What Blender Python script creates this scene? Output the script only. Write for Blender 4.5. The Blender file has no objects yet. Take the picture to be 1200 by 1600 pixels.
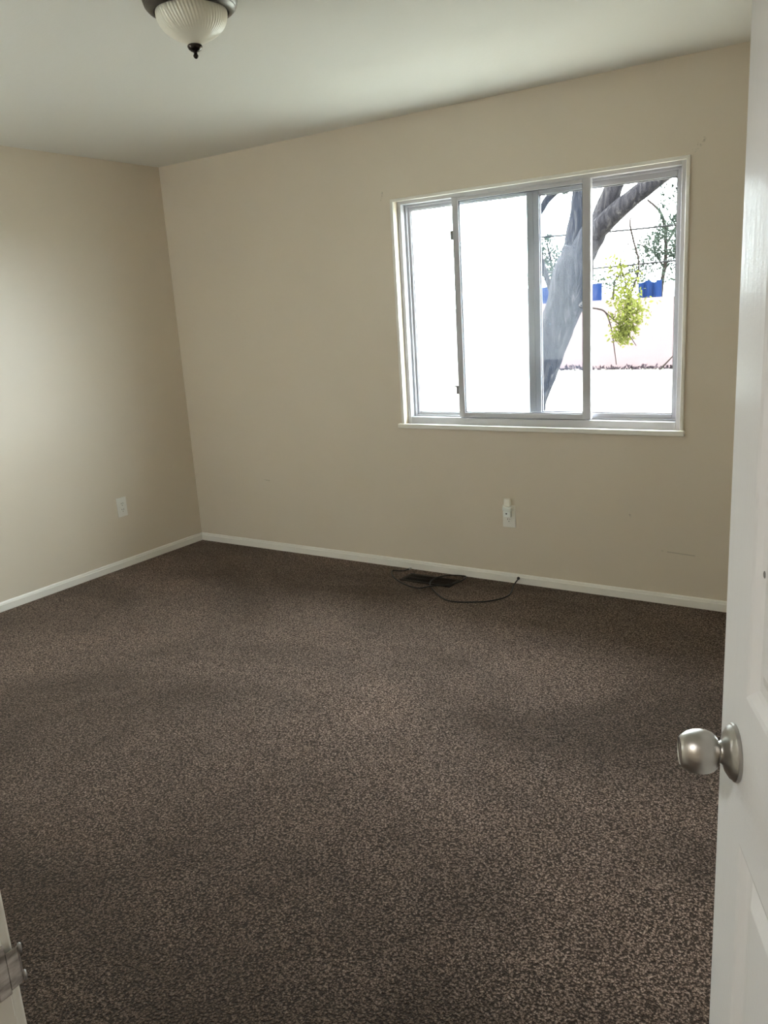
import bpy, bmesh, math, random
from mathutils import Vector, Matrix, noise

S = bpy.context.scene
COL = S.collection
random.seed(7)

# ------------------------------------------------------------------ camera, light, exposure
F_PX = 1276.0
cam_d = bpy.data.cameras.new('camera')
cam_d.sensor_fit = 'VERTICAL'
cam_d.sensor_height = 32.0
cam_d.lens = 32.0 * F_PX / 1600.0
cam_d.clip_start = 0.02
cam_o = bpy.data.objects.new('camera', cam_d)
R_ = Vector((0.83720899, 0.54352431, -0.06051808))
U_ = Vector((-0.08110166, 0.23283026, 0.96912981))
F_ = Vector((-0.54083605, 0.80645607, -0.23900831))
CAM = Vector((0, 0, 1.479))
cam_o.matrix_world = Matrix(((R_.x, U_.x, -F_.x, CAM.x), (R_.y, U_.y, -F_.y, CAM.y),
                             (R_.z, U_.z, -F_.z, CAM.z), (0, 0, 0, 1)))
COL.objects.link(cam_o)
S.camera = cam_o

SKY = 35.0
world = bpy.data.worlds.new('sky')
S.world = world
world.use_nodes = True
bg = world.node_tree.nodes['Background']
bg.inputs[0].default_value = (0.90, 0.95, 1.0, 1)
bg.inputs[1].default_value = SKY

sun_d = bpy.data.lights.new('sun', 'SUN')
sun_d.energy = 30.0
sun_d.color = (1.0, 0.95, 0.86)
sun_d.angle = math.radians(0.6)
sun_o = bpy.data.objects.new('sun', sun_d)
to_sun = Vector((0.12, math.cos(math.radians(73)), math.sin(math.radians(73)))).normalized()
sun_o.rotation_euler = to_sun.to_track_quat('Z', 'Y').to_euler()
sun_o.location = (0, 12, 20)
COL.objects.link(sun_o)

hall_d = bpy.data.lights.new('hall_fill_light', 'AREA')  # unseen light added to brighten the hall side and room, no fixture
hall_d.shape = 'DISK'
hall_d.size = 0.35
hall_d.energy = 18.0
hall_d.color = (1.0, 0.98, 0.95)
hall_o = bpy.data.objects.new('hall_fill_light', hall_d)
hall_o.location = (-0.8, -0.6, 2.42)
COL.objects.link(hall_o)

D, L, H, RX = 3.889, 4.154, 2.44, 0.30        # back wall y, left wall -x, ceiling, right wall x
NY0, NY1 = 0.194, 0.309                        # door wall
WX0, WX1, WZ0, WZ1 = -2.424, -0.930, 0.850, 2.040   # window opening

# a portal tells the renderer where daylight comes in; it gives off nothing itself
W2X0, W2X1, W2Z0, W2Z1 = -3.98, -2.75, 0.90, 2.05   # added opening, out of view to the left, to brighten the room
for (x0, x1, z0, z1, y, turn) in ((WX0, WX1, WZ0, WZ1, D + 0.16, -90), (W2X0, W2X1, W2Z0, W2Z1, NY0 - 0.01, 90)):
    pd = bpy.data.lights.new('window_portal', 'AREA')
    pd.shape = 'RECTANGLE'
    pd.size, pd.size_y = x1 - x0, z1 - z0
    pd.cycles.is_portal = True
    po = bpy.data.objects.new('window_portal', pd)
    po.location = ((x0 + x1) / 2, y, (z0 + z1) / 2)
    po.rotation_euler = (math.radians(turn), 0, 0)
    COL.objects.link(po)

vs = S.view_settings
vs.view_transform = 'Standard'
vs.look = 'None'
vs.exposure = 0.0
vs.gamma = 1.0
vs.use_curve_mapping = False
S.cycles.sample_clamp_indirect = 0
S.cycles.sample_clamp_direct = 0
S.cycles.max_bounces = 14
S.cycles.diffuse_bounces = 8
S.cycles.transparent_max_bounces = 24
S.cycles.caustics_reflective = False
S.cycles.caustics_refractive = False


# ------------------------------------------------------------------ materials
def mat(name, col, rough=0.5, metal=0.0, spec=0.5):
    m = bpy.data.materials.new(name)
    m.use_nodes = True
    b = m.node_tree.nodes['Principled BSDF']
    b.inputs['Base Color'].default_value = (*col, 1)
    b.inputs['Roughness'].default_value = rough
    b.inputs['Metallic'].default_value = metal
    b.inputs['Specular IOR Level'].default_value = spec
    return m


class NT:
    """small helper to write node graphs"""
    def __init__(self, m):
        self.t = m.node_tree
        self.b = self.t.nodes.get('Principled BSDF')

    def n(self, kind, **kw):
        nd = self.t.nodes.new(kind)
        for k, v in kw.items():
            setattr(nd, k, v)
        return nd

    def l(self, a, b):
        self.t.links.new(a, b)

    def coord(self):
        return self.n('ShaderNodeTexCoord').outputs['Object']

    def noise(self, vec, scale, detail=2.0, rough=0.5, dist=0.0):
        nd = self.n('ShaderNodeTexNoise')
        nd.inputs['Scale'].default_value = scale
        nd.inputs['Detail'].default_value = detail
        nd.inputs['Roughness'].default_value = rough
        nd.inputs['Distortion'].default_value = dist
        self.l(vec, nd.inputs['Vector'])
        return nd.outputs['Fac']

    def mapping(self, vec, scale=(1, 1, 1), rot=(0, 0, 0), loc=(0, 0, 0)):
        nd = self.n('ShaderNodeMapping')
        nd.inputs['Scale'].default_value = scale
        nd.inputs['Rotation'].default_value = rot
        nd.inputs['Location'].default_value = loc
        self.l(vec, nd.inputs['Vector'])
        return nd.outputs['Vector']

    def ramp(self, fac, stops):
        nd = self.n('ShaderNodeValToRGB')
        cr = nd.color_ramp
        while len(cr.elements) < len(stops):
            cr.elements.new(0.5)
        for e, (p, c) in zip(cr.elements, stops):
            e.position = p
            e.color = (*c, 1) if len(c) == 3 else c
        self.l(fac, nd.inputs['Fac'])
        return nd.outputs['Color']

    def math(self, op, a, b=None, clamp=False):
        nd = self.n('ShaderNodeMath', operation=op, use_clamp=clamp)
        for i, v in enumerate((a, b)):
            if v is None:
                continue
            if isinstance(v, (int, float)):
                nd.inputs[i].default_value = v
            else:
                self.l(v, nd.inputs[i])
        return nd.outputs[0]

    def mix(self, fac, a, b, blend='MIX'):
        nd = self.n('ShaderNodeMix', data_type='RGBA', blend_type=blend)
        if isinstance(fac, (int, float)):
            nd.inputs[0].default_value = fac
        else:
            self.l(fac, nd.inputs[0])
        for i, v in ((6, a), (7, b)):
            if isinstance(v, tuple):
                nd.inputs[i].default_value = (*v, 1)
            else:
                self.l(v, nd.inputs[i])
        return nd.outputs[2]

    def bump(self, height, strength, dist):
        nd = self.n('ShaderNodeBump')
        nd.inputs['Strength'].default_value = strength
        nd.inputs['Distance'].default_value = dist
        self.l(height, nd.inputs['Height'])
        self.l(nd.outputs['Normal'], self.b.inputs['Normal'])

    def base(self, c):
        self.l(c, self.b.inputs['Base Color'])


WALL_COL = (0.68, 0.605, 0.495)


def wall_mat(name, marks=()):
    m = mat(name, WALL_COL, 0.36, 0, 0.45)
    t = NT(m)
    v = t.coord()
    c = t.ramp(t.noise(v, 1.3, 3), [(0.3, tuple(k * 0.97 for k in WALL_COL)), (0.7, tuple(min(1, k * 1.02) for k in WALL_COL))])
    # scuffs: each a short line with its own place on the wall
    for (ax, az, bx, bz, w, dark) in marks:
        sep = t.n('ShaderNodeSeparateXYZ')
        jit = t.n('ShaderNodeMix', data_type='VECTOR')
        jit.inputs[0].default_value = 0.012
        nz = t.n('ShaderNodeTexNoise')
        nz.inputs['Scale'].default_value = 22
        t.l(v, nz.inputs['Vector'])
        t.l(v, jit.inputs[4])
        t.l(nz.outputs['Color'], jit.inputs[5])
        t.l(v, sep.inputs[0])
        ln = math.hypot(bx - ax, bz - az)
        ux, uz = (bx - ax) / ln, (bz - az) / ln
        dx = t.math('SUBTRACT', sep.outputs[0], ax)
        dz = t.math('SUBTRACT', sep.outputs[2], az)
        along = t.math('ADD', t.math('MULTIPLY', dx, ux), t.math('MULTIPLY', dz, uz))
        perp = t.math('ABSOLUTE', t.math('ADD', t.math('MULTIPLY', dx, -uz), t.math('MULTIPLY', dz, ux)))
        inside = t.math('MULTIPLY', t.math('GREATER_THAN', along, 0.0), t.math('LESS_THAN', along, ln))
        near = t.math('SUBTRACT', 1.0, t.math('DIVIDE', perp, w), clamp=True)
        spot = t.math('GREATER_THAN', t.noise(v, 95 if w >= 0.006 else 30, 2), 0.52 if w >= 0.006 else 0.42)
        k = t.math('MULTIPLY', t.math('MULTIPLY', inside, near), t.math('MULTIPLY', spot, dark))
        c = t.mix(k, c, (0.16, 0.13, 0.09))
    t.base(c)
    t.bump(t.noise(v, 160, 3, 0.6), 0.10, 0.002)
    return m


M_wall = wall_mat('cream_paint')
M_wall_back = wall_mat('cream_paint_scuffed', [
    (-1.020, 0.266, -0.846, 0.258, 0.004, 0.45),
    (-1.163, 0.445, -1.150, 0.420, 0.006, 0.55),
    (-0.905, 2.060, -0.855, 2.105, 0.014, 0.42),
    (-2.505, 2.045, -2.490, 2.090, 0.008, 0.4),
    (-3.530, 0.466, -3.475, 0.462, 0.004, 0.4)])

M_ceil = mat('ceiling_paint', (0.74, 0.735, 0.69), 0.8, 0, 0.2)
t = NT(M_ceil)
t.bump(t.noise(t.mapping(t.coord(), (1, 3, 1)), 45, 4, 0.6), 0.25, 0.003)

M_trim = mat('white_trim_paint', (0.80, 0.78, 0.72), 0.35, 0, 0.5)
t = NT(M_trim)
t.bump(t.noise(t.coord(), 60, 3), 0.08, 0.002)

M_vinyl = mat('white_vinyl', (0.50, 0.50, 0.53), 0.45, 0, 0.1)
M_seal = mat('dark_gasket', (0.10, 0.10, 0.11), 0.6)
M_latch = mat('latch_plastic', (0.20, 0.20, 0.20), 0.5)

M_door = mat('door_white_gloss', (0.78, 0.795, 0.81), 0.20, 0, 0.0036)
t = NT(M_door)
v = t.coord()
brush = t.noise(t.mapping(v, (60, 60, 6)), 1.0, 4, 0.6, 0.4)
t.bump(t.math('ADD', brush, t.math('MULTIPLY', t.noise(v, 160, 2), 0.5)), 0.12, 0.003)

M_nickel = mat('brushed_nickel', (0.50, 0.485, 0.46), 0.33, 1.0)
t = NT(M_nickel)
t.l(t.ramp(t.noise(t.mapping(t.coord(), (40, 40, 400)), 1.0, 3), [(0.3, (0.30,) * 3), (0.7, (0.40,) * 3)]), t.b.inputs['Roughness'])
M_strike = mat('worn_strike_metal', (0.42, 0.39, 0.36), 0.38, 1.0)
t = NT(M_strike)
t.base(t.ramp(t.noise(t.mapping(t.coord(), (30, 30, 90), (0.4, 0.6, 0)), 1.0, 4, 0.6),
              [(0.35, (0.20, 0.18, 0.16)), (0.55, (0.46, 0.42, 0.39)), (0.75, (0.66, 0.63, 0.60))]))
M_hole = mat('dark_hole', (0.02, 0.02, 0.02), 0.9)
M_screw = mat('steel_screw', (0.5, 0.5, 0.5), 0.35, 1.0)
M_bronze = mat('dark_bronze', (0.095, 0.088, 0.08), 0.30, 0.9)
M_bowl = mat('frosted_glass', (0.80, 0.78, 0.68), 0.28, 0, 0.5)
NT(M_bowl).b.inputs['Transmission Weight'].default_value = 0.0
NT(M_bowl).b.inputs['Subsurface Weight'].default_value = 0.0
M_finial = mat('dark_bronze_finial', (0.045, 0.035, 0.03), 0.25, 0.8)
M_plate = mat('outlet_plastic', (0.82, 0.80, 0.74), 0.35)
M_plug = mat('night_light_plastic', (0.84, 0.87, 0.84), 0.35)
M_cable = mat('black_cable', (0.012, 0.012, 0.012), 0.42)
M_vent = mat('brown_register_metal', (0.024, 0.019, 0.016), 0.5, 0.0, 0.2)
M_duct = mat('duct_dark', (0.004, 0.004, 0.005), 0.9, 0.0, 0.0)

M_shade = bpy.data.materials.new('night_light_shade')
M_shade.use_nodes = True
t = NT(M_shade)
t.t.nodes.remove(t.b)
out = t.t.nodes['Material Output']
tr = t.n('ShaderNodeBsdfTransparent')
df = t.n('ShaderNodeBsdfDiffuse')
df.inputs[0].default_value = (0.95, 0.93, 0.85, 1)
mx = t.n('ShaderNodeMixShader')
mx.inputs[0].default_value = 0.6
t.l(tr.outputs[0], mx.inputs[1]); t.l(df.outputs[0], mx.inputs[2]); t.l(mx.outputs[0], out.inputs[0])


def glass_mat(name, haze, tint=(0.97, 0.985, 0.98), streak=True, hcol=(0.90, 0.95, 1.0), scale=14.0):
    """window glass: clear with a weak mirror, plus a film of dirt that scatters daylight"""
    m = bpy.data.materials.new(name)
    m.use_nodes = True
    t = NT(m)
    t.t.nodes.remove(t.b)
    out = t.t.nodes['Material Output']
    tr = t.n('ShaderNodeBsdfTransparent')
    tr.inputs[0].default_value = (*tint, 1)
    gl = t.n('ShaderNodeBsdfGlossy')
    gl.inputs['Roughness'].default_value = 0.02
    m1 = t.n('ShaderNodeMixShader')
    m1.inputs[0].default_value = 0.012
    t.l(tr.outputs[0], m1.inputs[1]); t.l(gl.outputs[0], m1.inputs[2])
    last = m1.outputs[0]
    if haze > 0:
        tl = t.n('ShaderNodeBsdfTranslucent')
        tl.inputs[0].default_value = (*hcol, 1)
        v = t.coord()
        f = t.noise(t.mapping(v, (1, 1, 1), (0, 0.5, 0)), scale, 5, 0.65, 1.5)
        fac = t.math('MULTIPLY', t.ramp(f, [(0.25, (0.75,) * 3), (0.60, (1.0,) * 3), (0.80, (1.5,) * 3)]), haze)
        m2 = t.n('ShaderNodeMixShader')
        t.l(fac, m2.inputs[0]); t.l(last, m2.inputs[1]); t.l(tl.outputs[0], m2.inputs[2])
        last = m2.outputs[0]
    t.l(last, out.inputs[0])
    return m


M_glass = glass_mat('clear_glass', 0.0)
M_glass_dusty = glass_mat('dusty_glass', 0.0042, (0.97, 0.985, 0.99), True, (0.34, 0.58, 1.0))
M_glass_milky = glass_mat('milky_glass', 0.13, (0.95, 0.985, 0.98), True, (0.92, 1.0, 0.99), 3.5)

OFFX = 13.7
OFFY = 56.7
# carpet: twisted brown pile, shade in the gaps between tufts painted into the colour
M_carpet = mat('brown_carpet', (0.12, 0.09, 0.07), 0.95, 0, 0.1)
t = NT(M_carpet)
v = t.coord()
vor = t.n('ShaderNodeTexVoronoi')
vor.inputs['Scale'].default_value = 170
vor.inputs['Randomness'].default_value = 1.0
wob = t.n('ShaderNodeTexNoise')
wob.inputs['Scale'].default_value = 90
wob.inputs['Detail'].default_value = 2
t.l(v, wob.inputs['Vector'])
wv = t.n('ShaderNodeVectorMath', operation='MULTIPLY_ADD')
wv.inputs[1].default_value = (0.012, 0.012, 0.012)
t.l(wob.outputs['Color'], wv.inputs[0]); t.l(v, wv.inputs[2])
t.l(wv.outputs[0], vor.inputs['Vector'])
n1 = t.noise(v, 125, 3, 0.7)
n2 = t.noise(v, 420, 2, 0.6)
h = t.math('ADD', t.math('MULTIPLY', n1, 0.7), t.math('ADD', t.math('MULTIPLY', n2, 0.45), t.math('MULTIPLY', vor.outputs['Distance'], -0.45)))
tuft = t.ramp(h, [(0.29, (0.020, 0.012, 0.009)), (0.38, (0.138, 0.097, 0.076)), (0.46, (0.255, 0.184, 0.149)), (0.60, (0.50, 0.39, 0.33))])
# brushed and trodden patches of pile, placed to paint in lit and dim floor
big = t.noise(t.mapping(v, (1.0, 1.5, 1), (0, 0, 0.35), (OFFX, OFFY, 0.0)), 0.75, 5, 0.6, 0.8)
patch = t.ramp(big, [(0.36, (0.58, 0.56, 0.53)), (0.5, (1.0, 1.0, 1.0)), (0.64, (1.38, 1.37, 1.36))])
# shade painted into the carpet colour left of the doorway, with a ragged edge
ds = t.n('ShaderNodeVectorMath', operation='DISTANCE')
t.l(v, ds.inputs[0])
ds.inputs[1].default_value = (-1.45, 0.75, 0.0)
shade_patch = t.math('ADD', ds.outputs['Value'], t.math('MULTIPLY', t.noise(v, 1.6, 5, 0.6, 0.6), 1.5))
shade_patch = t.ramp(t.math('MULTIPLY', shade_patch, 0.4), [(0.50, (0.60, 0.57, 0.53)), (0.86, (1.0, 1.0, 1.0))])
t.base(t.mix(1.0, t.mix(1.0, tuft, patch, 'MULTIPLY'), shade_patch, 'MULTIPLY'))
t.b.inputs['Sheen Weight'].default_value = 0.3
t.b.inputs['Sheen Roughness'].default_value = 0.5
t.b.inputs['Sheen Tint'].default_value = (0.6, 0.5, 0.42, 1)
t.bump(h, 0.9, 0.012)

# outdoors
M_ground = mat('dry_yard_ground', (0.20, 0.19, 0.15), 0.95, 0, 0.1)
t = NT(M_ground)
t.base(t.ramp(t.noise(t.coord(), 1.5, 5), [(0.3, (0.155, 0.15, 0.125)), (0.7, (0.185, 0.178, 0.15))]))
M_block = mat('pink_block_wall', (0.078, 0.056, 0.056), 0.95, 0, 0.05)
t = NT(M_block)
br = t.n('ShaderNodeTexBrick')
br.inputs['Color1'].default_value = (0.080, 0.058, 0.058, 1)
br.inputs['Color2'].default_value = (0.075, 0.055, 0.055, 1)
br.inputs['Mortar'].default_value = (0.070, 0.055, 0.055, 1)
br.inputs['Scale'].default_value = 1.0
br.inputs['Brick Width'].default_value = 0.40
br.inputs['Row Height'].default_value = 0.20
br.inputs['Mortar Size'].default_value = 0.010
t.l(t.mapping(t.coord(), (1, 1, 1), (math.radians(90), 0, 0)), br.inputs['Vector'])
t.base(br.outputs['Color'])
M_stucco = mat('eave_paint', (0.5, 0.48, 0.42), 0.9)
M_bark = mat('rough_bark', (0.016, 0.015, 0.016), 0.95, 0, 0.05)
t = NT(M_bark)
v = t.coord()
bk = t.noise(t.mapping(v, (9, 9, 1.6), (0, math.radians(-28), 0)), 2.2, 6, 0.65, 1.0)
t.base(t.ramp(bk, [(0.30, (0.004, 0.004, 0.005)), (0.48, (0.010, 0.0095, 0.011)), (0.58, (0.018, 0.017, 0.018)), (0.72, (0.050, 0.047, 0.045))]))
t.bump(bk, 0.8, 0.05)
M_twig = mat('twig_bark', (0.010, 0.008, 0.007), 0.9, 0, 0.05)


def leaf_mat(name, c, tl_c):
    m = bpy.data.materials.new(name)
    m.use_nodes = True
    t = NT(m)
    t.t.nodes.remove(t.b)
    out = t.t.nodes['Material Output']
    d = t.n('ShaderNodeBsdfDiffuse')
    q = t.n('ShaderNodeBsdfTranslucent')
    v = t.coord()
    f = t.noise(v, 6, 2)
    t.l(t.ramp(f, [(0.3, tuple(k * 0.6 for k in c)), (0.7, tuple(k * 1.4 for k in c))]), d.inputs[0])
    t.l(t.ramp(f, [(0.3, tuple(k * 0.6 for k in tl_c)), (0.7, tuple(k * 1.4 for k in tl_c))]), q.inputs[0])
    a = t.n('ShaderNodeAddShader')
    t.l(d.outputs[0], a.inputs[0]); t.l(q.outputs[0], a.inputs[1]); t.l(a.outputs[0], out.inputs[0])
    return m


M_leaf_y = leaf_mat('yellow_green_leaf', (0.027, 0.030, 0.009), (0.030, 0.033, 0.006))
M_leaf_g = leaf_mat('grey_green_leaf', (0.015, 0.019, 0.015), (0.009, 0.012, 0.009))
M_leaf_d = leaf_mat('dark_tree_leaf', (0.006, 0.008, 0.007), (0.003, 0.004, 0.003))
M_tarp = mat('blue_tarp', (0.0050, 0.0105, 0.032), 0.9, 0, 0.0)
M_wire = mat('utility_cable', (0.006, 0.006, 0.006), 0.8, 0, 0.05)
M_litter = mat('dead_leaf_litter', (0.016, 0.012, 0.014), 0.95, 0, 0.05)


# ------------------------------------------------------------------ mesh helpers
def add_box(bm, lo, hi, bev=0.0, seg=2):
    x0, y0, z0 = lo
    x1, y1, z1 = hi
    vs_ = [bm.verts.new(p) for p in ((x0, y0, z0), (x1, y0, z0), (x1, y1, z0), (x0, y1, z0),
                                     (x0, y0, z1), (x1, y0, z1), (x1, y1, z1), (x0, y1, z1))]
    fs = [bm.faces.new([vs_[i] for i in q]) for q in ((3, 2, 1, 0), (4, 5, 6, 7), (0, 1, 5, 4), (1, 2, 6, 5), (2, 3, 7, 6), (3, 0, 4, 7))]
    if bev > 0:
        es = {e for f in fs for e in f.edges}
        bmesh.ops.bevel(bm, geom=list(es), offset=bev, segments=seg, affect='EDGES', profile=0.5)


def add_lathe(bm, prof, seg=48, centre=(0, 0, 0), axis=None, ripple=None):
    """prof: (radius, height) along axis (default +z)"""
    q = Vector((0, 0, 1)).rotation_difference(Vector(axis)) if axis else None
    rings = []
    for r, z in prof:
        ring = []
        for i in range(seg):
            a = 2 * math.pi * i / seg
            rr = r * (1 + (ripple(a, z) if ripple else 0))
            p = Vector((rr * math.cos(a), rr * math.sin(a), z))
            if q:
                p = q @ p
            ring.append(bm.verts.new(p + Vector(centre)))
        rings.append(ring)
    for a, b in zip(rings, rings[1:]):
        for i in range(seg):
            j = (i + 1) % seg
            bm.faces.new((a[i], a[j], b[j], b[i]))
    for ring, flip in ((rings[0], True), (rings[-1], False)):
        bm.faces.new(list(reversed(ring)) if flip else ring)


def smooth_path(pts, n=8):
    pts = [Vector(p) for p in pts]
    out_ = []
    for i in range(len(pts) - 1):
        p0 = pts[max(i - 1, 0)]; p1 = pts[i]; p2 = pts[i + 1]; p3 = pts[min(i + 2, len(pts) - 1)]
        for k in range(n):
            s = k / n
            out_.append(0.5 * ((2 * p1) + (p2 - p0) * s + (2 * p0 - 5 * p1 + 4 * p2 - p3) * s * s + (3 * p1 - p0 - 3 * p2 + p3) * s ** 3))
    out_.append(pts[-1])
    return out_


def add_tube(bm, pts, radii, seg=10, rough=0.0, fr=6.0, sub=8):
    path = smooth_path(pts, sub)
    n = len(path)
    if not isinstance(radii, (list, tuple)):
        radii = [radii] * len(pts)
    rings = []
    up = Vector((0.13, 0.9, 0.21)).normalized()
    for i, p in enumerate(path):
        f = i / (n - 1) * (len(radii) - 1)
        k = min(int(f), len(radii) - 2)
        r = radii[k] + (radii[k + 1] - radii[k]) * (f - k)
        d = (path[min(i + 1, n - 1)] - path[max(i - 1, 0)]).normalized()
        if abs(d.dot(up)) > 0.98:
            up = Vector((0.9, 0.1, 0.3)).normalized()
        a = d.cross(up).normalized()
        up = a.cross(d).normalized()
        ring = []
        for j in range(seg):
            t_ = 2 * math.pi * j / seg
            off = a * math.cos(t_) + up * math.sin(t_)
            rr = r
            if rough:
                q = p + off * r
                rr = r * (1 + rough * noise.noise(q * fr) + 0.6 * rough * noise.noise(Vector((q.x * 18, q.y * 18, q.z * 4))))
            ring.append(bm.verts.new(p + off * rr))
        rings.append(ring)
    for a, b in zip(rings, rings[1:]):
        for i in range(seg):
            j = (i + 1) % seg
            bm.faces.new((a[i], a[j], b[j], b[i]))
    bm.faces.new(list(reversed(rings[0])))
    bm.faces.new(rings[-1])


def add_leaf(bm, p, size, rnd, droop=0.3):
    d = Vector((rnd.gauss(0, 1), rnd.gauss(0, 1), rnd.gauss(0, 1) - droop)).normalized()
    s = d.cross(Vector((rnd.gauss(0, 1), rnd.gauss(0, 1), rnd.gauss(0, 1)))).normalized()
    n_ = d.cross(s)
    w = size * 0.24
    a = bm.verts.new(p)
    b = bm.verts.new(p + d * size * 0.5 + s * w + n_ * w * 0.4)
    c = bm.verts.new(p + d * size)
    e = bm.verts.new(p + d * size * 0.5 - s * w + n_ * w * 0.4)
    m_ = bm.verts.new(p + d * size * 0.5)
    bm.faces.new((a, b, m_)); bm.faces.new((b, c, m_)); bm.faces.new((c, e, m_)); bm.faces.new((e, a, m_))


def obj(name, bm, m, parent=None, smooth=False, origin=None):
    me = bpy.data.meshes.new(name)
    bmesh.ops.recalc_face_normals(bm, faces=bm.faces[:])
    if origin is not None:
        bmesh.ops.translate(bm, verts=bm.verts[:], vec=-Vector(origin))
    bm.to_mesh(me)
    bm.free()
    me.materials.append(m)
    if smooth:
        me.polygons.foreach_set('use_smooth', [True] * len(me.polygons))
        if smooth == 'auto':
            me.set_sharp_from_angle(angle=math.radians(38))
    o = bpy.data.objects.new(name, me)
    COL.objects.link(o)
    if origin is not None:
        o.location = origin
    if parent:
        o.parent = parent
        # parts are written in world coordinates: undo the parent's place
        o.matrix_parent_inverse = parent_matrix(parent).inverted()
    return o


def parent_matrix(o):
    m = Matrix.LocRotScale(o.location, o.rotation_euler, o.scale)
    if o.parent:
        m = parent_matrix(o.parent) @ o.matrix_parent_inverse @ m
    return m


def empty(name, loc=(0, 0, 0)):
    o = bpy.data.objects.new(name, None)
    o.empty_display_size = 0.05
    o.location = loc
    COL.objects.link(o)
    return o


def tag(o, label, cat, group=None, kind=None):
    o['label'] = label
    o['category'] = cat
    if group:
        o['group'] = group
    if kind:
        o['kind'] = kind
    return o


def box(name, lo, hi, m, parent=None, bev=0.0):
    bm = bmesh.new()
    add_box(bm, lo, hi, bev)
    return obj(name, bm, m, parent)


def boxes(name, lst, m, parent=None, bev=0.0):
    bm = bmesh.new()
    for lo, hi in lst:
        add_box(bm, lo, hi, bev)
    return obj(name, bm, m, parent)


def struct(o, label, cat):
    return tag(o, label, cat, None, 'structure')


# ------------------------------------------------------------------ room shell
T = 0.12
HX = -2.20                                     # left end of the hallway
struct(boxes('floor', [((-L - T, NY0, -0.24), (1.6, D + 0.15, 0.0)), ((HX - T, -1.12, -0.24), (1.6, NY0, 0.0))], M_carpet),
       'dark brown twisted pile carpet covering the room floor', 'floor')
struct(boxes('ceiling', [((-L - T, NY0, H), (1.6, D + 0.15, H + 0.12)), ((HX - T, -1.12, H), (1.6, NY0, H + 0.12))], M_ceil),
       'plain off-white painted ceiling', 'ceiling')
struct(box('wall_left', (-L - T, NY0, 0.0), (-L, D + 0.15, H), M_wall), 'cream painted wall on the left with one outlet', 'wall')
struct(boxes('wall_back', [((-L, D, 0), (WX0, D + 0.15, H)), ((WX1, D, 0), (1.6, D + 0.15, H)),
                           ((WX0, D, 0), (WX1, D + 0.15, WZ0)), ((WX0, D, WZ1), (WX1, D + 0.15, H))], M_wall_back),
       'cream painted back wall holding the sliding window', 'wall')
struct(box('wall_right', (RX, NY1, 0), (RX + T, D, H), M_wall), 'cream wall hidden behind the open door', 'wall')
struct(boxes('wall_front', [((-L, NY0, 0), (W2X0, NY1, H)), ((W2X1, NY0, 0), (-0.661, NY1, H)), ((W2X0, NY0, 0), (W2X1, NY1, W2Z0)), ((W2X0, NY0, W2Z1), (W2X1, NY1, H)),
                            ((0.1725, NY0, 0), (1.6, NY1, H)), ((-0.661, NY0, 2.075), (0.1725, NY1, H))], M_wall),
       'cream wall with the doorway the view looks through', 'wall')
struct(box('wall_hall', (HX - T, -1.12, 0), (1.6, -1.0, H), M_wall), 'cream hallway wall behind the viewpoint', 'wall')
struct(box('wall_hall_left', (HX - T, -1.0, 0), (HX, NY0, H), M_wall), 'cream wall closing the left end of the hallway', 'wall')
struct(box('wall_hall_end', (1.6, -1.12, 0), (1.72, D + 0.15, H), M_wall), 'cream wall closing the right end of the hallway', 'wall')
struct(boxes('roof', [((-6.2, -0.2, 2.58), (3.5, D + 1.0, 2.74)), ((HX - T - 0.3, -1.5, 2.58), (3.5, -0.2, 2.74))], M_stucco),
       'house roof with an overhanging eave above the window', 'roof')


def baseboard(name, a, b, nrm, label, hgt=0.052):
    """profiled strip from a to b (x,y); nrm points into the room"""
    bm = bmesh.new()
    prof = [(0, 0), (0.012, 0), (0.012, hgt - 0.016), (0.0085, hgt - 0.012), (0.0085, hgt - 0.008), (0.006, hgt - 0.002), (0.002, hgt), (0, hgt)]
    rings = []
    for e in (a, b):
        rings.append([bm.verts.new((e[0] + nrm[0] * d, e[1] + nrm[1] * d, z)) for d, z in prof])
    n = len(prof)
    for i in range(n):
        j = (i + 1) % n
        bm.faces.new((rings[0][i], rings[0][j], rings[1][j], rings[1][i]))
    bm.faces.new(rings[0]); bm.faces.new(list(reversed(rings[1])))
    struct(obj(name, bm, M_trim), label, 'baseboard')


baseboard('baseboard_back', (-L + 0.012, D), (RX, D), (0, -1), 'white baseboard along the wall under the window')
baseboard('baseboard_left', (-L, NY1), (-L, D), (1, 0), 'white baseboard along the left wall')
baseboard('baseboard_right', (RX, NY1), (RX, D - 0.012), (-1, 0), 'white baseboard behind the open door')

# ------------------------------------------------------------------ window
win = empty('window_1', ((WX0 + WX1) / 2, D, WZ0))
struct(win, 'white framed horizontal sliding window with tree outside', 'window')


def frame_boxes(x0, x1, z0, z1, y0, y1, l, r, b, t_):
    """left, right stiles and bottom, top rails; the stiles run full height"""
    return [((x0, y0, z0), (x0 + l, y1, z1)), ((x1 - r, y0, z0), (x1, y1, z1)),
            ((x0 + l, y0, z0), (x1 - r, y1, z0 + b)), ((x0 + l, y0, z1 - t_), (x1 - r, y1, z1))]


boxes('window_casing', [((WX0 - 0.018, D - 0.012, WZ0 + 0.007), (WX0, D, 2.046)), ((WX1, D - 0.012, WZ0 + 0.007), (WX1 + 0.016, D, 2.046)),
                        ((WX0, D - 0.012, 2.030), (WX1, D, 2.046))], M_trim, win, 0.003)
box('window_sill', (-2.462, D - 0.024, 0.832), (-0.906, D + 0.0, 0.857), M_trim, win, 0.004)
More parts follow.
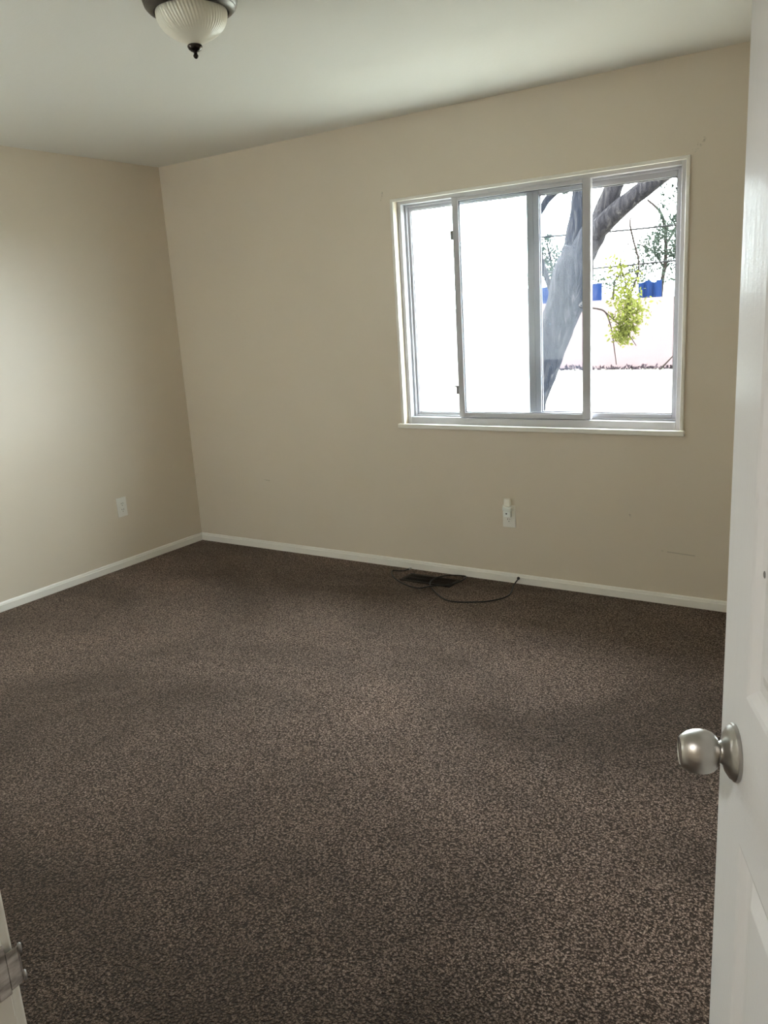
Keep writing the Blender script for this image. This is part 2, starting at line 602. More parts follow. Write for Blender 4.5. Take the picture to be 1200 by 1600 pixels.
# main frame with stepped inner lips
boxes('window_frame',
      frame_boxes(WX0, WX1, WZ0, WZ1, D + 0.030, D + 0.140, 0.022, 0.028, 0.040, 0.024)
      + [((-2.402, D + 0.066, 0.890), (-2.388, D + 0.076, 2.016)), ((-0.968, D + 0.066, 0.890), (-0.958, D + 0.076, 2.016)),
         ((-2.388, D + 0.066, 2.004), (-0.968, D + 0.076, 2.016)), ((-2.388, D + 0.066, 0.890), (-0.968, D + 0.076, 0.899))],
      M_vinyl, win, 0.0025)


def sash(name, x0, x1, z0, z1, y0, y1, l, r, b, t_, gm, m=M_vinyl):
    s = boxes(name, frame_boxes(x0, x1, z0, z1, y0, y1, l, r, b, t_), m, win, 0.0025)
    yc = (y0 + y1) / 2
    box('glass_pane', (x0 + l - 0.004, yc - 0.002, z0 + b - 0.004), (x1 - r + 0.004, yc + 0.002, z1 - t_ + 0.004), gm, s)
    # dark glazing gasket just inside the frame
    g = 0.004
    boxes('gasket', frame_boxes(x0 + l, x1 - r, z0 + b, z1 - t_, yc - 0.006, yc + 0.006, g, g, g, g), M_vinyl if gm is M_glass_milky else M_seal, s)
    return s


s_mid = sash('sliding_sash', -2.100, -1.368, 0.893, 2.020, D + 0.036, D + 0.062, 0.036, 0.040, 0.026, 0.022, M_glass_dusty)
sash('fixed_sash', -2.400, -1.672, 0.892, 2.014, D + 0.078, D + 0.104, 0.026, 0.034, 0.021, 0.026, M_glass_milky)
sash('fixed_sash', -1.672, -0.960, 0.892, 2.014, D + 0.078, D + 0.104, 0.030, 0.028, 0.029, 0.036, M_glass)
for z in (1.858, 1.062):
    bm = bmesh.new()
    add_box(bm, (-2.116, D + 0.040, z - 0.045), (-2.100, D + 0.052, z + 0.0), 0.002)
    add_box(bm, (-2.130, D + 0.042, z - 0.006), (-2.100, D + 0.050, z + 0.0), 0.001)
    obj('sash_latch', bm, M_latch, s_mid)

fill_win = empty('fill_window', ((W2X0 + W2X1) / 2, NY0, W2Z0))  # unseen window added to fill the room with daylight
struct(fill_win, 'added unseen window left of the doorway, brightening back wall and carpet', 'window')
boxes('window_frame', frame_boxes(W2X0, W2X1, W2Z0, W2Z1, NY0 + 0.02, NY0 + 0.07, 0.025, 0.025, 0.025, 0.025), M_vinyl, fill_win, 0.002)  # frame of the added unseen window
box('glass_pane', (W2X0 + 0.02, NY0 + 0.043, W2Z0 + 0.02), (W2X1 - 0.02, NY0 + 0.047, W2Z1 - 0.02), M_glass, fill_win)
M_fill_fabric = bpy.data.materials.new('fill_fabric')  # cloth that spreads daylight from the added window
M_fill_fabric.use_nodes = True
t = NT(M_fill_fabric)
t.t.nodes.remove(t.b)
q = t.n('ShaderNodeBsdfTranslucent')
q.inputs[0].default_value = (0.37, 0.37, 0.36, 1)
t.l(q.outputs[0], t.t.nodes['Material Output'].inputs[0])
blind = empty('fill_blind', ((W2X0 + W2X1) / 2, NY0 + 0.09, W2Z1 - 0.02))  # added with the unseen window to soften its light
tag(blind, 'added unseen roller blind that softens the fill light beside the doorway', 'blind')
bm = bmesh.new()
vs_ = [bm.verts.new(p) for p in ((W2X0 + 0.002, NY0 + 0.092, W2Z0 + 0.01), (W2X1 - 0.002, NY0 + 0.092, W2Z0 + 0.01), (W2X1 - 0.002, NY0 + 0.092, W2Z1 - 0.02), (W2X0 + 0.002, NY0 + 0.092, W2Z1 - 0.02))]
bm.faces.new(vs_)
obj('fill_blind_fabric', bm, M_fill_fabric, blind)
box('fill_bottom_rail', (W2X0 + 0.004, NY0 + 0.086, W2Z0 + 0.002), (W2X1 - 0.004, NY0 + 0.098, W2Z0 + 0.024), M_vinyl, blind, 0.002)
box('fill_roller', (W2X0 + 0.004, NY0 + 0.078, W2Z1 - 0.034), (W2X1 - 0.004, NY0 + 0.106, W2Z1 - 0.004), M_vinyl, blind, 0.008)

# ------------------------------------------------------------------ door frame on the left (strike side) and door
jamb = empty('trim_1', (-0.661, 0.255, 0))
struct(jamb, 'white door jamb with a metal strike plate at lower left', 'door jamb')
JX, HJ = -0.641, 0.1525
boxes('jamb_post', [((JX - 0.020, NY0, 0), (JX, NY1, 2.055)), ((HJ, NY0, 0), (HJ + 0.020, NY1, 2.055)), ((JX - 0.020, NY0, 2.055), (HJ + 0.020, NY1, 2.075))],
      M_trim, jamb, 0.0015)
boxes('door_stop', [((JX, NY0 + 0.030, 0), (JX + 0.011, NY0 + 0.066, 2.055)), ((HJ - 0.011, NY0 + 0.030, 0), (HJ, NY0 + 0.066, 2.055))], M_trim, jamb, 0.002)
boxes('door_casing', [((JX - 0.064, NY1, 0), (JX - 0.006, NY1 + 0.012, 2.12)), ((HJ + 0.006, NY1, 0), (HJ + 0.064, NY1 + 0.012, 2.12)), ((JX - 0.006, NY1, 2.061), (HJ + 0.006, NY1 + 0.012, 2.12))],
      M_trim, jamb, 0.003)
# strike plate with a curved lip that wraps the jamb edge
bm = bmesh.new()
ZS0, ZS1 = 0.906, 0.957
add_box(bm, (JX, NY1 - 0.040, ZS0), (JX + 0.0022, NY1 - 0.030, ZS1), 0.0008)
add_box(bm, (JX, NY1 - 0.030, ZS0), (JX + 0.0022, NY1 - 0.012, ZS0 + 0.017), 0.0006)
add_box(bm, (JX, NY1 - 0.030, ZS1 - 0.017), (JX + 0.0022, NY1 - 0.012, ZS1), 0.0006)
add_box(bm, (JX, NY1 - 0.012, ZS0), (JX + 0.0022, NY1, ZS1), 0.0008)
strike = obj('strike_plate', bm, M_strike, jamb)
bm = bmesh.new()
prev = None
for k in range(8):
    a = max(0, k - 1) / 6 * math.radians(75)
    flat = 0.009 if k else 0.0
    cx, cy = JX + 0.0022 - 0.006 * (1 - math.cos(a)), NY1 + flat + 0.006 * math.sin(a)
    hh = 0.019 - 0.003 * k / 7
    zc = (ZS0 + ZS1) / 2 - 0.003
    ring = [bm.verts.new((cx, cy, zc - hh)), bm.verts.new((cx, cy, zc + hh)),
            bm.verts.new((cx - 0.0016 * math.cos(a), cy - 0.0016 * math.sin(a), zc + hh)), bm.verts.new((cx - 0.0016 * math.cos(a), cy - 0.0016 * math.sin(a), zc - hh))]
    if prev:
        for i in range(4):
            j = (i + 1) % 4
            bm.faces.new((prev[i], prev[j], ring[j], ring[i]))
    else:
        bm.faces.new(ring)
    prev = ring
bm.faces.new(list(reversed(prev)))
lip = obj('strike_lip', bm, M_strike, strike)
for z in ((ZS0 + ZS1) / 2 - 0.003 - 0.0145, (ZS0 + ZS1) / 2 - 0.003 + 0.0145):
    bm = bmesh.new()
    add_lathe(bm, [(0.0004, -0.0055), (0.0016, -0.0045), (0.0020, 0), (0.0016, 0.0045), (0.0004, 0.0055)], 16, (JX + 0.0005, NY1 + 0.0142, z))
    obj('lip_corner', bm, M_screw, lip, True)
for z in (ZS0 + 0.008, ZS1 - 0.008):
    bm = bmesh.new()
    add_lathe(bm, [(0.0042, 0), (0.0042, 0.0008), (0.003, 0.0016)], 20, (JX + 0.0018, NY1 - 0.020, z), (1, 0, 0))
    obj('screw', bm, M_screw, strike)

# the door leaf: built in its own axes (x along the width from the hinge, y = thickness, z up), then turned
A = math.radians(23)
U = Vector((-math.sin(A), math.cos(A), 0))
N = Vector((-math.cos(A), -math.sin(A), 0))          # out of the hall-side face
DW, DH, DT = 0.762, 2.030, 0.035
PIV = Vector((HJ, NY1, 0.012)) + U * 0.003
door = empty('door_1', PIV)
struct(door, 'white six panel door standing open at the right', 'door')


def dpt(s, k, z):
    """s along the door from the hinge, k out of the hall-side face, z above the door's foot"""
    return PIV + U * s + N * (DT + k) + Vector((0, 0, z))


bm = bmesh.new()
add_box(bm, (0, -DT, 0), (DW, 0, DH))               # slab; the panels are let in on both broad faces
bm.free()
bm = bmesh.new()
ST = 0.106
PW = (DW - 2 * ST - 0.106) / 2
cols = [(ST, ST + PW), (DW - ST - PW, DW - ST)]
rows = [(0.205, 0.842), (1.026, 1.590), (1.705, 1.895)]
xs = sorted({0, DW} | {c for q in cols for c in q})
zs = sorted({0, DH} | {c for q in rows for c in q})
for side in (0, 1):
    y = 0.0 if side == 0 else -DT
    sg = 1 if side == 0 else -1
    for i in range(len(xs) - 1):
        for j in range(len(zs) - 1):
            x0, x1, z0, z1 = xs[i], xs[i + 1], zs[j], zs[j + 1]
            if (x0, x1) in cols and (z0, z1) in rows:
                # moulded panel: ovolo down, flat, raised field
                steps = [(0, 0), (0.006, -0.0015), (0.013, -0.007), (0.018, -0.0095), (0.030, -0.0095), (0.048, -0.0035), (0.050, -0.003)]
                rings = []
                for ins, dep in steps:
                    rings.append([bm.verts.new((x0 + ins, y + sg * dep, z0 + ins)), bm.verts.new((x1 - ins, y + sg * dep, z0 + ins)),
                                  bm.verts.new((x1 - ins, y + sg * dep, z1 - ins)), bm.verts.new((x0 + ins, y + sg * dep, z1 - ins))])
                for a, b in zip(rings, rings[1:]):
                    for k in range(4):
                        q = (k + 1) % 4
                        bm.faces.new((a[k], a[q], b[q], b[k]))
                bm.faces.new(rings[-1])
            else:
                bm.faces.new([bm.verts.new(p) for p in ((x0, y, z0), (x1, y, z0), (x1, y, z1), (x0, y, z1))])
for a, b in (((0, 0), (DW, 0)), ((DW, 0), (DW, DH)), ((DW, DH), (0, DH)), ((0, DH), (0, 0))):
    bm.faces.new([bm.verts.new(p) for p in ((a[0], 0, a[1]), (b[0], 0, b[1]), (b[0], -DT, b[1]), (a[0], -DT, a[1]))])
bmesh.ops.remove_doubles(bm, verts=bm.verts[:], dist=1e-5)
for v_ in bm.verts:
    v_.co = dpt(v_.co.x, v_.co.y, v_.co.z)
leaf = obj('door_leaf', bm, M_door, door)
KZ = 0.940
KS = DW - 0.075
knob_prof = [(0.0001, 0.0205), (0.0150, 0.0205), (0.0185, 0.0220), (0.0225, 0.0260), (0.0252, 0.0320), (0.0263, 0.0390), (0.0258, 0.0465), (0.0235, 0.0540), (0.0195, 0.0600),
             (0.0170, 0.0628), (0.0158, 0.0634), (0.0148, 0.0624), (0.0120, 0.0620), (0.0001, 0.0620)]
rose_prof = [(0.0001, 0), (0.0335, 0), (0.0340, 0.002), (0.0335, 0.0045), (0.0315, 0.0058), (0.0300, 0.0085), (0.0235, 0.0125), (0.0150, 0.0150), (0.0128, 0.0175), (0.0122, 0.021), (0.0122, 0.022)]
kn = empty('doorknob', dpt(KS, 0, KZ))
kn.parent = door
kn.matrix_parent_inverse = parent_matrix(door).inverted()
bm = bmesh.new(); add_lathe(bm, rose_prof, 64, dpt(KS, 0.0, KZ), N); obj('rosette', bm, M_nickel, kn, 'auto')
bm = bmesh.new(); add_lathe(bm, knob_prof, 64, dpt(KS, 0.0, KZ), N); obj('knob', bm, M_nickel, kn, 'auto')
bm = bmesh.new(); add_lathe(bm, rose_prof, 48, dpt(KS, -DT, KZ), -N); obj('rosette', bm, M_nickel, kn, 'auto')
bm = bmesh.new(); add_lathe(bm, knob_prof, 48, dpt(KS, -DT, KZ), -N); obj('knob', bm, M_nickel, kn, 'auto')
kn['label'] = 'brushed nickel door knob'
bm = bmesh.new()
for q in (0, 1):
    pass
add_lathe(bm, [(0.0001, 0), (0.004, 0.0), (0.0035, 0.0006), (0.0001, 0.0007)], 10, dpt(DW - 0.140, -0.0035, 1.181), N)
o = obj('paint_chip', bm, M_latch, door)
o['label'] = 'small dark chip in the white paint'
for z in (0.22, 1.02, 1.82):
    bm = bmesh.new()
    add_lathe(bm, [(0.006, -0.045), (0.006, 0.045)], 16, PIV + Vector((0.006, 0.008, z)))
    obj('hinge', bm, M_nickel, door, 'auto')

# ------------------------------------------------------------------ ceiling lamp
LC = Vector((-1.930, 2.010, 0))
lamp = empty('ceiling_lamp', (LC.x, LC.y, H))
tag(lamp, 'dark bronze flush ceiling lamp with ribbed frosted glass bowl, unlit', 'ceiling lamp')
pan = [(0.0001, H), (0.120, H), (0.120, 2.436), (0.132, 2.429), (0.139, 2.420), (0.1405, 2.411), (0.1370, 2.4045), (0.1380, 2.402), (0.1350, 2.399),
       (0.1360, 2.3965), (0.1320, 2.3935), (0.1325, 2.391), (0.1270, 2.3855), (0.1190, 2.3805), (0.1110, 2.3795), (0.1080, 2.384), (0.0001, 2.388)]
bm = bmesh.new(); add_lathe(bm, pan, 96, LC); obj('pan', bm, M_bronze, lamp, 'auto')
bowl = [(0.1040, 2.3865), (0.1058, 2.378), (0.1052, 2.369), (0.1024, 2.358), (0.0970, 2.346), (0.0890, 2.335), (0.0780, 2.3245), (0.0640, 2.3150), (0.0480, 2.3065), (0.0335, 2.3000), (0.0240, 2.2955), (0.0195, 2.2920), (0.0001, 2.2915)]


def ribs(a, z):
    k = min(1.0, max(0.0, (z - 2.312) / 0.025))
    return 0.010 * k * math.sin(60 * (a + (z - 2.34) * 3.0))


fine = []
for (r0, z0), (r1, z1) in zip(bowl, bowl[1:]):
    for k in range(4):
        fine.append((r0 + (r1 - r0) * k / 4, z0 + (z1 - z0) * k / 4))
fine.append(bowl[-1])
bm = bmesh.new(); add_lathe(bm, fine, 480, LC, None, ribs); o = obj('glass_bowl', bm, M_bowl, lamp, True)
fin = [(0.0001, 2.2935), (0.0200, 2.2925), (0.0225, 2.289), (0.0222, 2.286), (0.0190, 2.280), (0.0120, 2.2745), (0.0070, 2.2725), (0.0052, 2.270), (0.0056, 2.267), (0.0075, 2.264), (0.0078, 2.261), (0.0060, 2.257), (0.0025, 2.2545), (0.0001, 2.254)]
bm = bmesh.new(); add_lathe(bm, fin, 40, LC); obj('finial', bm, M_finial, lamp, 'auto')


# ------------------------------------------------------------------ outlets
def outlet(centre, out, side, label):
    """out: unit vector away from the wall, side: horizontal unit vector along it"""
    c = Vector(centre); o_ = Vector(out); s_ = Vector(side)
    z_ = Vector((0, 0, 1))

    def place(bm):
        for v_ in bm.verts:
            v_.co = c + s_ * v_.co.x + o_ * v_.co.y + z_ * v_.co.z
        return bm
    e = empty('wall_outlet', c)
    tag(e, label, 'outlet', 'duplex wall outlets')
    bm = bmesh.new(); add_box(bm, (-0.037, 0, -0.061), (0.037, 0.0055, 0.061), 0.0025, 3); obj('cover_plate', place(bm), M_plate, e)
    for dz in (0.0195, -0.0195):
        bm = bmesh.new()
        add_lathe(bm, [(0.0001, 0), (0.0170, 0), (0.0170, 0.0022), (0.0160, 0.0030), (0.0001, 0.0030)], 32)
        for v_ in bm.verts:       # flattened round face, standing 2 mm proud of the plate
            x, y, z = v_.co
            v_.co = Vector((x, 0.0050 + z, max(-0.0135, min(0.0135, y)) + dz))
        r = obj('receptacle', place(bm), M_plate, e)
        bm = bmesh.new()
        for sx, hgt in ((-0.0063, 0.0085), (0.0063, 0.0070)):
            add_box(bm, (sx - 0.0012, 0.0076, dz + 0.0045 - hgt / 2), (sx + 0.0012, 0.0085, dz + 0.0045 + hgt / 2))
        add_lathe(bm, [(0.0024, 0.0076), (0.0024, 0.0085)], 14, (0, 0, 0), (0, 1, 0))
        for v_ in list(bm.verts)[-28:]:
            v_.co.z += dz - 0.0075
        obj('slots', place(bm), M_hole, r)
    bm = bmesh.new(); add_lathe(bm, [(0.003, 0.005), (0.003, 0.0063), (0.0015, 0.0068)], 16, (0, 0, 0), (0, 1, 0)); obj('screw', place(bm), M_plate, e)
    return e, place


outlet((-L, 3.247, 0.384), (1, 0, 0), (0, -1, 0), 'white wall outlet with both sockets free on the left wall')
_, place = outlet((-1.802, D, 0.371), (0, -1, 0), (1, 0, 0), 'white wall outlet under the window with a night light plugged in')
nl = empty('night_light', (-1.802, D - 0.008, 0.39))
tag(nl, 'small white plug-in night light in the upper socket below the window', 'night light')
bm = bmesh.new(); add_box(bm, (-0.021, 0.009, 0.000), (0.021, 0.034, 0.034), 0.005, 3); obj('body', place(bm), M_plug, nl)
bm = bmesh.new()
prof = [(0.0245, 0.0), (0.0265, 0.004), (0.0265, 0.024), (0.0245, 0.027)]
add_box(bm, (-0.025, 0.009, 0.034), (0.025, 0.036, 0.057), 0.004, 3); obj('cap', place(bm), M_plug, nl)
bm = bmesh.new(); add_lathe(bm, [(0.0001, 0.0335), (0.0040, 0.0335), (0.0040, 0.0350), (0.0001, 0.0352)], 16, (-0.002, 0, 0.021), (0, 1, 0)); obj('sensor', place(bm), M_hole, nl)
bm = bmesh.new(); add_box(bm, (-0.020, 0.010, 0.057), (0.020, 0.030, 0.104), 0.008, 4); obj('shade', place(bm), M_shade, nl)

# ------------------------------------------------------------------ floor register and cable
VX0, VX1, VY0, VY1 = -2.385, -2.065, 3.672, 3.795
vent = empty('floor_vent', ((VX0 + VX1) / 2, (VY0 + VY1) / 2, 0))
tag(vent, 'dark brown metal floor register set in the carpet below the window', 'floor vent')
boxes('vent_frame', [((VX0, VY0, 0.0), (VX1, VY0 + 0.016, 0.006)), ((VX0, VY1 - 0.016, 0.0), (VX1, VY1, 0.006)),
                     ((VX0, VY0 + 0.016, 0.0), (VX0 + 0.018, VY1 - 0.016, 0.006)), ((VX1 - 0.018, VY0 + 0.016, 0.0), (VX1, VY1 - 0.016, 0.006)),
                     ((VX0 + 0.018, (VY0 + VY1) / 2 - 0.004, 0.0), (VX1 - 0.018, (VY0 + VY1) / 2 + 0.004, 0.006))], M_vent, vent, 0.0015)
box('vent_opening', (VX0 + 0.018, VY0 + 0.016, 0.0), (VX1 - 0.018, VY1 - 0.016, 0.0012), M_duct, vent)
n = 26
for i in range(n):
    x = VX0 + 0.024 + (VX1 - VX0 - 0.048) * i / (n - 1)
    bm = bmesh.new()
    tilt = 0.0042 if i < 11 else -0.0012
    for y0, y1 in ((VY0 + 0.016, (VY0 + VY1) / 2 - 0.004), ((VY0 + VY1) / 2 + 0.004, VY1 - 0.016)):
        vs_ = [bm.verts.new(p) for p in ((x - tilt - 0.0007, y0, 0.0012), (x - tilt + 0.0007, y0, 0.0012), (x + tilt + 0.0007, y0, 0.0055), (x + tilt - 0.0007, y0, 0.0055),
                                         (x - tilt - 0.0007, y1, 0.0012), (x - tilt + 0.0007, y1, 0.0012), (x + tilt + 0.0007, y1, 0.0055), (x + tilt - 0.0007, y1, 0.0055))]
        for q in ((0, 1, 2, 3), (7, 6, 5, 4), (0, 4, 5, 1), (1, 5, 6, 2), (2, 6, 7, 3), (3, 7, 4, 0)):
            bm.faces.new([vs_[k] for k in q])
    obj('louver', bm, M_vent, vent)

cb = [(-1.752, 3.878, 0.030), (-1.754, 3.858, 0.022), (-1.754, 3.812, 0.007), (-1.722, 3.705, 0.004), (-1.731, 3.627, 0.004), (-1.789, 3.550, 0.004), (-1.901, 3.491, 0.004), (-1.982, 3.487, 0.004),
      (-2.071, 3.544, 0.006), (-2.158, 3.628, 0.010), (-2.198, 3.698, 0.011), (-2.196, 3.774, 0.011), (-2.150, 3.832, 0.010), (-2.085, 3.862, 0.006), (-2.058, 3.850, 0.006), (-2.052, 3.777, 0.007),
      (-2.083, 3.672, 0.011), (-2.140, 3.612, 0.019), (-2.212, 3.582, 0.007), (-2.323, 3.616, 0.005), (-2.432, 3.689, 0.004), (-2.496, 3.762, 0.004), (-2.505, 3.797, 0.004), (-2.449, 3.812, 0.005), (-2.436, 3.836, 0.007), (-2.428, 3.850, 0.008)]
cb[16] = (-2.083, 3.672, 0.012)
bm = bmesh.new(); add_tube(bm, cb, 0.0036, 12, 0, 1, 8)
cable = obj('coaxial_cable', bm, M_cable, None, True)
tag(cable, 'thin black coaxial cable looped over the floor register', 'cable')
bm = bmesh.new(); add_lathe(bm, [(0.0001, 0), (0.0048, 0), (0.0056, 0.002), (0.0056, 0.010), (0.0048, 0.012), (0.0048, 0.018), (0.0001, 0.018)], 18, (-2.430, 3.846, 0.0075), Vector((0.30, 0.9, 0.10)))
o = obj('connector', bm, M_screw, cable, 'auto'); o['label'] = 'bright metal screw connector'
bm = bmesh.new(); add_lathe(bm, [(0.0001, 0), (0.0085, 0), (0.0085, 0.004), (0.006, 0.008), (0.0001, 0.008)], 18, (-1.752, D - 0.0115, 0.031), Vector((0, -1, 0)))
obj('wall_grommet', bm, M_cable, cable, 'auto')

# ------------------------------------------------------------------ outdoors
GZ = -0.24
struct(box('ground', (-70, -45, GZ - 0.5), (50, 80, GZ), M_ground), 'sunlit pale bare yard outside the window', 'ground')
bw = boxes('block_wall', [((-30, 20.0, GZ), (18, 20.2, 1.40))], M_block)
struct(bw, 'pale pink block wall across the yard', 'garden wall')

rnd = random.Random(3)
tree = empty('yard_tree', (-4.0, 9.0, GZ))
tag(tree, 'large leaning tree with forked dark trunk just outside the window', 'tree')
bm = bmesh.new()
add_tube(bm, [(-4.10, 9.0, GZ - 0.1), (-3.99, 9.0, 0.15), (-3.835, 9.0, 0.54), (-3.632, 9.0, 0.977), (-3.455, 9.0, 1.395), (-3.335, 9.0, 1.75), (-3.270, 9.0, 2.02)],
         [0.31, 0.255, 0.225, 0.205, 0.205, 0.215, 0.17], 40, 0.10, 3.0, 14)
add_tube(bm, [(-3.36, 9.05, 1.60), (-3.353, 9.05, 1.85), (-3.345, 9.08, 2.10), (-3.300, 9.10, 2.40), (-3.262, 9.12, 2.70), (-3.20, 9.15, 3.05), (-3.10, 9.2, 3.6)],
         [0.12, 0.115, 0.105, 0.095, 0.09, 0.085, 0.06], 24, 0.10, 4.0, 10)
add_tube(bm, [(-3.32, 8.97, 1.70), (-3.21, 8.96, 1.95), (-3.095, 8.95, 2.14), (-3.000, 8.95, 2.30), (-2.940, 8.95, 2.43), (-2.867, 8.95, 2.60), (-2.78, 8.95, 2.87), (-2.65, 8.95, 3.4)],
         [0.14, 0.150, 0.140, 0.112, 0.100, 0.093, 0.085, 0.06], 28, 0.10, 4.0, 10)
add_tube(bm, [(-3.12, 8.93, 2.08), (-3.03, 8.90, 2.17), (-2.845, 8.85, 2.30), (-2.613, 8.82, 2.455), (-2.301, 8.80, 2.637), (-2.03, 8.80, 2.80), (-1.6, 8.80, 3.2)],
         [0.10, 0.108, 0.100, 0.088, 0.080, 0.075, 0.05], 24, 0.10, 4.0, 10)
obj('trunk', bm, M_bark, tree, True)
bm = bmesh.new()
add_tube(bm, [(-3.60, 9.4, 1.2), (-3.85, 9.5, 1.75), (-3.99, 9.5, 2.288), (-3.867, 9.5, 2.559), (-3.71, 9.5, 2.70), (-3.50, 9.5, 2.84)], [0.03, 0.035, 0.035, 0.04, 0.045, 0.05], 12, 0.12, 5)
obj('side_branch', bm, M_bark, tree, True)
bm = bmesh.new()
add_tube(bm, [(-3.30, 9.15, 1.55), (-3.05, 8.75, 1.50), (-2.903, 8.0, 1.407), (-2.742, 8.0, 1.375), (-2.647, 8.0, 1.339), (-2.596, 8.0, 1.228), (-2.57, 8.0, 1.106), (-2.53, 8.0, 0.829)], [0.012, 0.011, 0.009, 0.008, 0.007, 0.006, 0.005, 0.004], 8)
add_tube(bm, [(-2.647, 8.0, 1.339), (-2.521, 8.0, 1.225), (-2.427, 8.0, 1.131), (-2.34, 8.0, 1.008)], [0.007, 0.006, 0.005, 0.003], 8)
add_tube(bm, [(-2.40, 8.0, 1.98), (-2.47, 8.0, 1.88), (-2.50, 8.0, 1.788), (-2.45, 8.0, 1.60), (-2.42, 8.0, 1.40), (-2.44, 8.0, 1.22), (-2.48, 8.0, 1.12)], [0.006, 0.006, 0.006, 0.006, 0.005, 0.004, 0.003], 8)
add_tube(bm, [(-2.62, 8.0, 1.70), (-2.52, 8.0, 1.66), (-2.40, 8.0, 1.69), (-2.30, 8.0, 1.70)], [0.006, 0.006, 0.005, 0.003], 8)
add_tube(bm, [(-2.66, 9.4, 2.47), (-2.53, 8.7, 2.30), (-2.41, 8.0, 2.16), (-2.38, 8.0, 1.98), (-2.33, 8.0, 1.80), (-2.335, 8.0, 1.66), (-2.42, 8.0, 1.45)], [0.003, 0.004, 0.008, 0.010, 0.009, 0.008, 0.005], 8)
obj('hanging_twigs', bm, M_twig, tree, True)
bm = bmesh.new()
spine = [Vector((-2.56, 8, 1.82)), Vector((-2.47, 8, 1.70)), Vector((-2.45, 8, 1.56)), Vector((-2.41, 8, 1.42)), Vector((-2.40, 8, 1.30)), Vector((-2.46, 8, 1.16)), Vector((-2.48, 8, 1.09))]
wid = [0.09, 0.12, 0.10, 0.13, 0.15, 0.10, 0.04]
for i in range(1500):
    f = rnd.random() * 5.999
    if f < 2 and rnd.random() < 0.55:
        f = 2 + rnd.random() * 3.9
    k = int(f)
    c = spine[k].lerp(spine[k + 1], f - k)
    w = wid[k] + (wid[k + 1] - wid[k]) * (f - k)
    add_leaf(bm, c + Vector((rnd.gauss(0, w * 0.55), rnd.gauss(0, 0.10), rnd.gauss(0, 0.04))), rnd.uniform(0.03, 0.06), rnd, 0.8)
o = obj('leaf_spray', bm, M_leaf_y, tree)
o['label'] = 'bright yellow-green hanging leaves'
o['kind'] = 'stuff'
bm = bmesh.new()
for i in range(1500):       # sparse crown hanging just below the eave line and above it
    x = rnd.uniform(-4.4, -1.6)
    z = 2.71 + abs(rnd.gauss(0, 0.42)) - (0.10 if rnd.random() < 0.12 else 0.0)
    add_leaf(bm, Vector((x, rnd.uniform(8.4, 9.6), z)), rnd.uniform(0.04, 0.09), rnd, 0.5)
for i in range(130):        # loose sprays down the right side
    x = -2.26 + rnd.gauss(0, 0.07)
    add_leaf(bm, Vector((x, 9.0 + rnd.gauss(0, 0.2), rnd.uniform(2.15, 2.70))), rnd.uniform(0.03, 0.07), rnd, 0.5)
obj('crown_leaves', bm, M_leaf_d, tree)['kind'] = 'stuff'


def far_tree(name, base, blobs, stems, n, seed, label, size):
    r = random.Random(seed)
    e = empty(name, base)
    tag(e, label, 'tree', 'trees beyond the block wall')
    bm = bmesh.new()
    for pts, rad in stems:
        add_tube(bm, pts, rad, 8, 0.1, 2)
    obj('trunk', bm, M_twig, e, True)
    bm = bmesh.new()
    for c, rx, rz, wgt in blobs:
        for i in range(int(n * wgt * 3)):
            while True:
                q = Vector((r.uniform(-1, 1), r.uniform(-1, 1), r.uniform(-1, 1)))
                if q.length < 1:
                    break
            p = Vector((c[0] + q.x * rx, c[1] + q.y * rx, c[2] + q.z * rz))
            if noise.noise(p * 2.3) < -0.02:
                continue
            add_leaf(bm, p, r.uniform(*size), r)
    obj('foliage', bm, M_leaf_g, e)['kind'] = 'stuff'


far_tree('distant_tree', (-6.6, 25, GZ),
         [((-6.35, 25, 3.0), 0.55, 0.75, 1.0), ((-6.9, 25, 2.75), 0.55, 0.5, 0.6), ((-7.3, 25, 2.1), 0.5, 0.35, 0.3), ((-6.4, 25, 3.9), 0.4, 0.6, 0.35), ((-6.45, 25, 2.2), 0.45, 0.45, 0.5)],
         [([(-6.6, 25, GZ), (-6.62, 25, 1.4), (-6.50, 25, 2.6), (-6.62, 25, 3.6), (-7.05, 25, 4.1)], [0.10, 0.07, 0.055, 0.045, 0.03]),
          ([(-6.55, 25, 2.2), (-6.9, 25, 2.7), (-7.4, 25, 2.95)], [0.035, 0.03, 0.015]),
          ([(-6.5, 25, 2.8), (-6.2, 25, 3.4), (-6.0, 25, 4.2)], [0.035, 0.03, 0.02])],
         800, 5, 'grey-green tree beyond the block wall at the right edge of the window', (0.06, 0.13))
far_tree('distant_tree', (-10.0, 25, GZ),
         [((-10.05, 25, 2.75), 0.45, 0.75, 1.0), ((-9.5, 25, 2.2), 0.6, 0.55, 0.7), ((-10.5, 25, 2.2), 0.5, 0.7, 0.6)],
         [([(-10.0, 25, GZ), (-10.02, 25, 1.4), (-9.95, 25, 2.4), (-10.1, 25, 3.2)], [0.09, 0.06, 0.04, 0.03])],
         700, 8, 'grey-green tree beyond the block wall, left of the leaning trunk', (0.06, 0.13))
far_tree('distant_tree', (-7.25, 22.6, GZ),
         [((-7.27, 22.6, 1.90), 0.70, 0.28, 0.5), ((-6.5, 22.6, 1.72), 0.40, 0.25, 0.35)],
         [([(-7.25, 22.6, GZ), (-7.26, 22.6, 1.2), (-7.2, 22.6, 1.95)], [0.07, 0.05, 0.02])],
         420, 11, 'low sparse tree beyond the block wall, right of the leaning trunk', (0.06, 0.13))


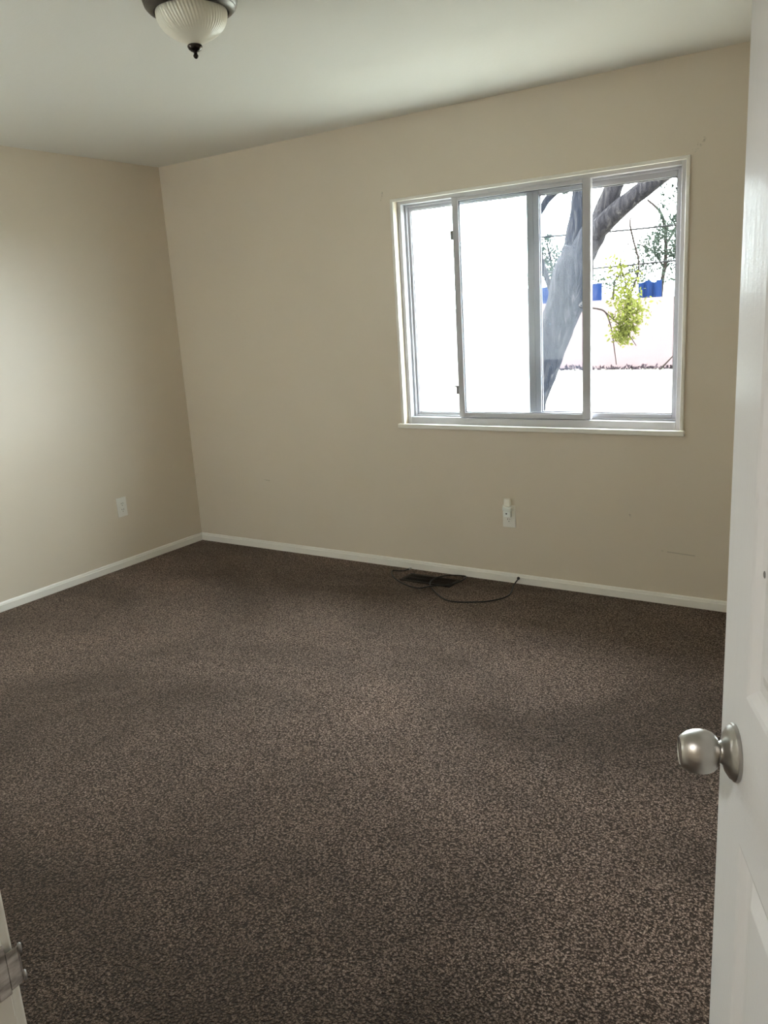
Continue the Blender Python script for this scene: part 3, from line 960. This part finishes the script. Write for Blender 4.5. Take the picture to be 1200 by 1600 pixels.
def tarp(x0, x1, z0, z1, y, label):
    bm = bmesh.new()
    nx = 14
    rows_ = []
    for k in range(6):
        z = z0 + (z1 - z0) * k / 5
        rows_.append([(x0 + (x1 - x0) * i / nx, y + 0.05 * math.sin(i * 1.3 + k * 0.5), z - 0.03 * math.sin(i * 0.8) * (k / 5)) for i in range(nx + 1)])
    f = [[bm.verts.new(p) for p in r] for r in rows_]
    b = [[bm.verts.new((p[0], p[1] + 0.03, p[2])) for p in r] for r in rows_]
    for k in range(5):
        for i in range(nx):
            bm.faces.new((f[k][i], f[k][i + 1], f[k + 1][i + 1], f[k + 1][i]))
            bm.faces.new((b[k][i], b[k + 1][i], b[k + 1][i + 1], b[k][i + 1]))
    for i in range(nx):
        bm.faces.new((f[0][i], b[0][i], b[0][i + 1], f[0][i + 1])); bm.faces.new((f[5][i], f[5][i + 1], b[5][i + 1], b[5][i]))
    for k in range(5):
        bm.faces.new((f[k][0], f[k + 1][0], b[k + 1][0], b[k][0])); bm.faces.new((f[k][nx], b[k][nx], b[k + 1][nx], f[k + 1][nx]))
    tag(obj('blue_tarp', bm, M_tarp, None), label, 'tarp', 'blue tarps above the block wall')


tarp(-9.4, -7.05, GZ, 1.80, 21.0, 'blue tarp above the block wall, behind the leaning trunk')
tarp(-6.12, -5.56, GZ, 1.78, 21.0, 'blue tarp above the block wall, beside the yellow-green leaves')
for z0, z1, lab in ((2.665, 2.575, 'upper thin utility cable crossing the sky outside the window'), (2.010, 2.000, 'lower thin utility cable crossing the sky outside the window')):
    bm = bmesh.new()
    add_tube(bm, [(-16, 15, z0 + 0.25), (-11, 15, z0 + 0.06), (-7.0, 15, z0 - 0.02), (-3.2, 15, z1 + 0.02), (4, 15, z1 + 0.25)], 0.016, 8)
    tag(obj('utility_cable', bm, M_wire, None, True), lab, 'cable', 'cables across the yard')
    o = None
bm = bmesh.new()
for i in range(900):
    x = rnd.uniform(-10.5, -3.5)
    hgt = 0.05 + 0.10 * max(0, noise.noise(Vector((x * 1.7, 0, 3))))
    add_leaf(bm, Vector((x, 19.74 + rnd.uniform(-0.08, 0.08), GZ + rnd.uniform(0, hgt))), rnd.uniform(0.06, 0.12), rnd, 0)
tag(obj('leaf_litter', bm, M_litter), 'dark strip of dead leaves and weeds at the foot of the pink wall', 'leaf litter', None, 'stuff')
bm = bmesh.new()
add_tube(bm, [(-5.16, 19.5, GZ), (-5.02, 19.5, -0.095), (-4.85, 19.5, 0.085)], [0.022, 0.018, 0.012], 8)
tag(obj('fallen_stick', bm, M_twig, None, True), 'slanting dead stick at the foot of the pink wall', 'stick')
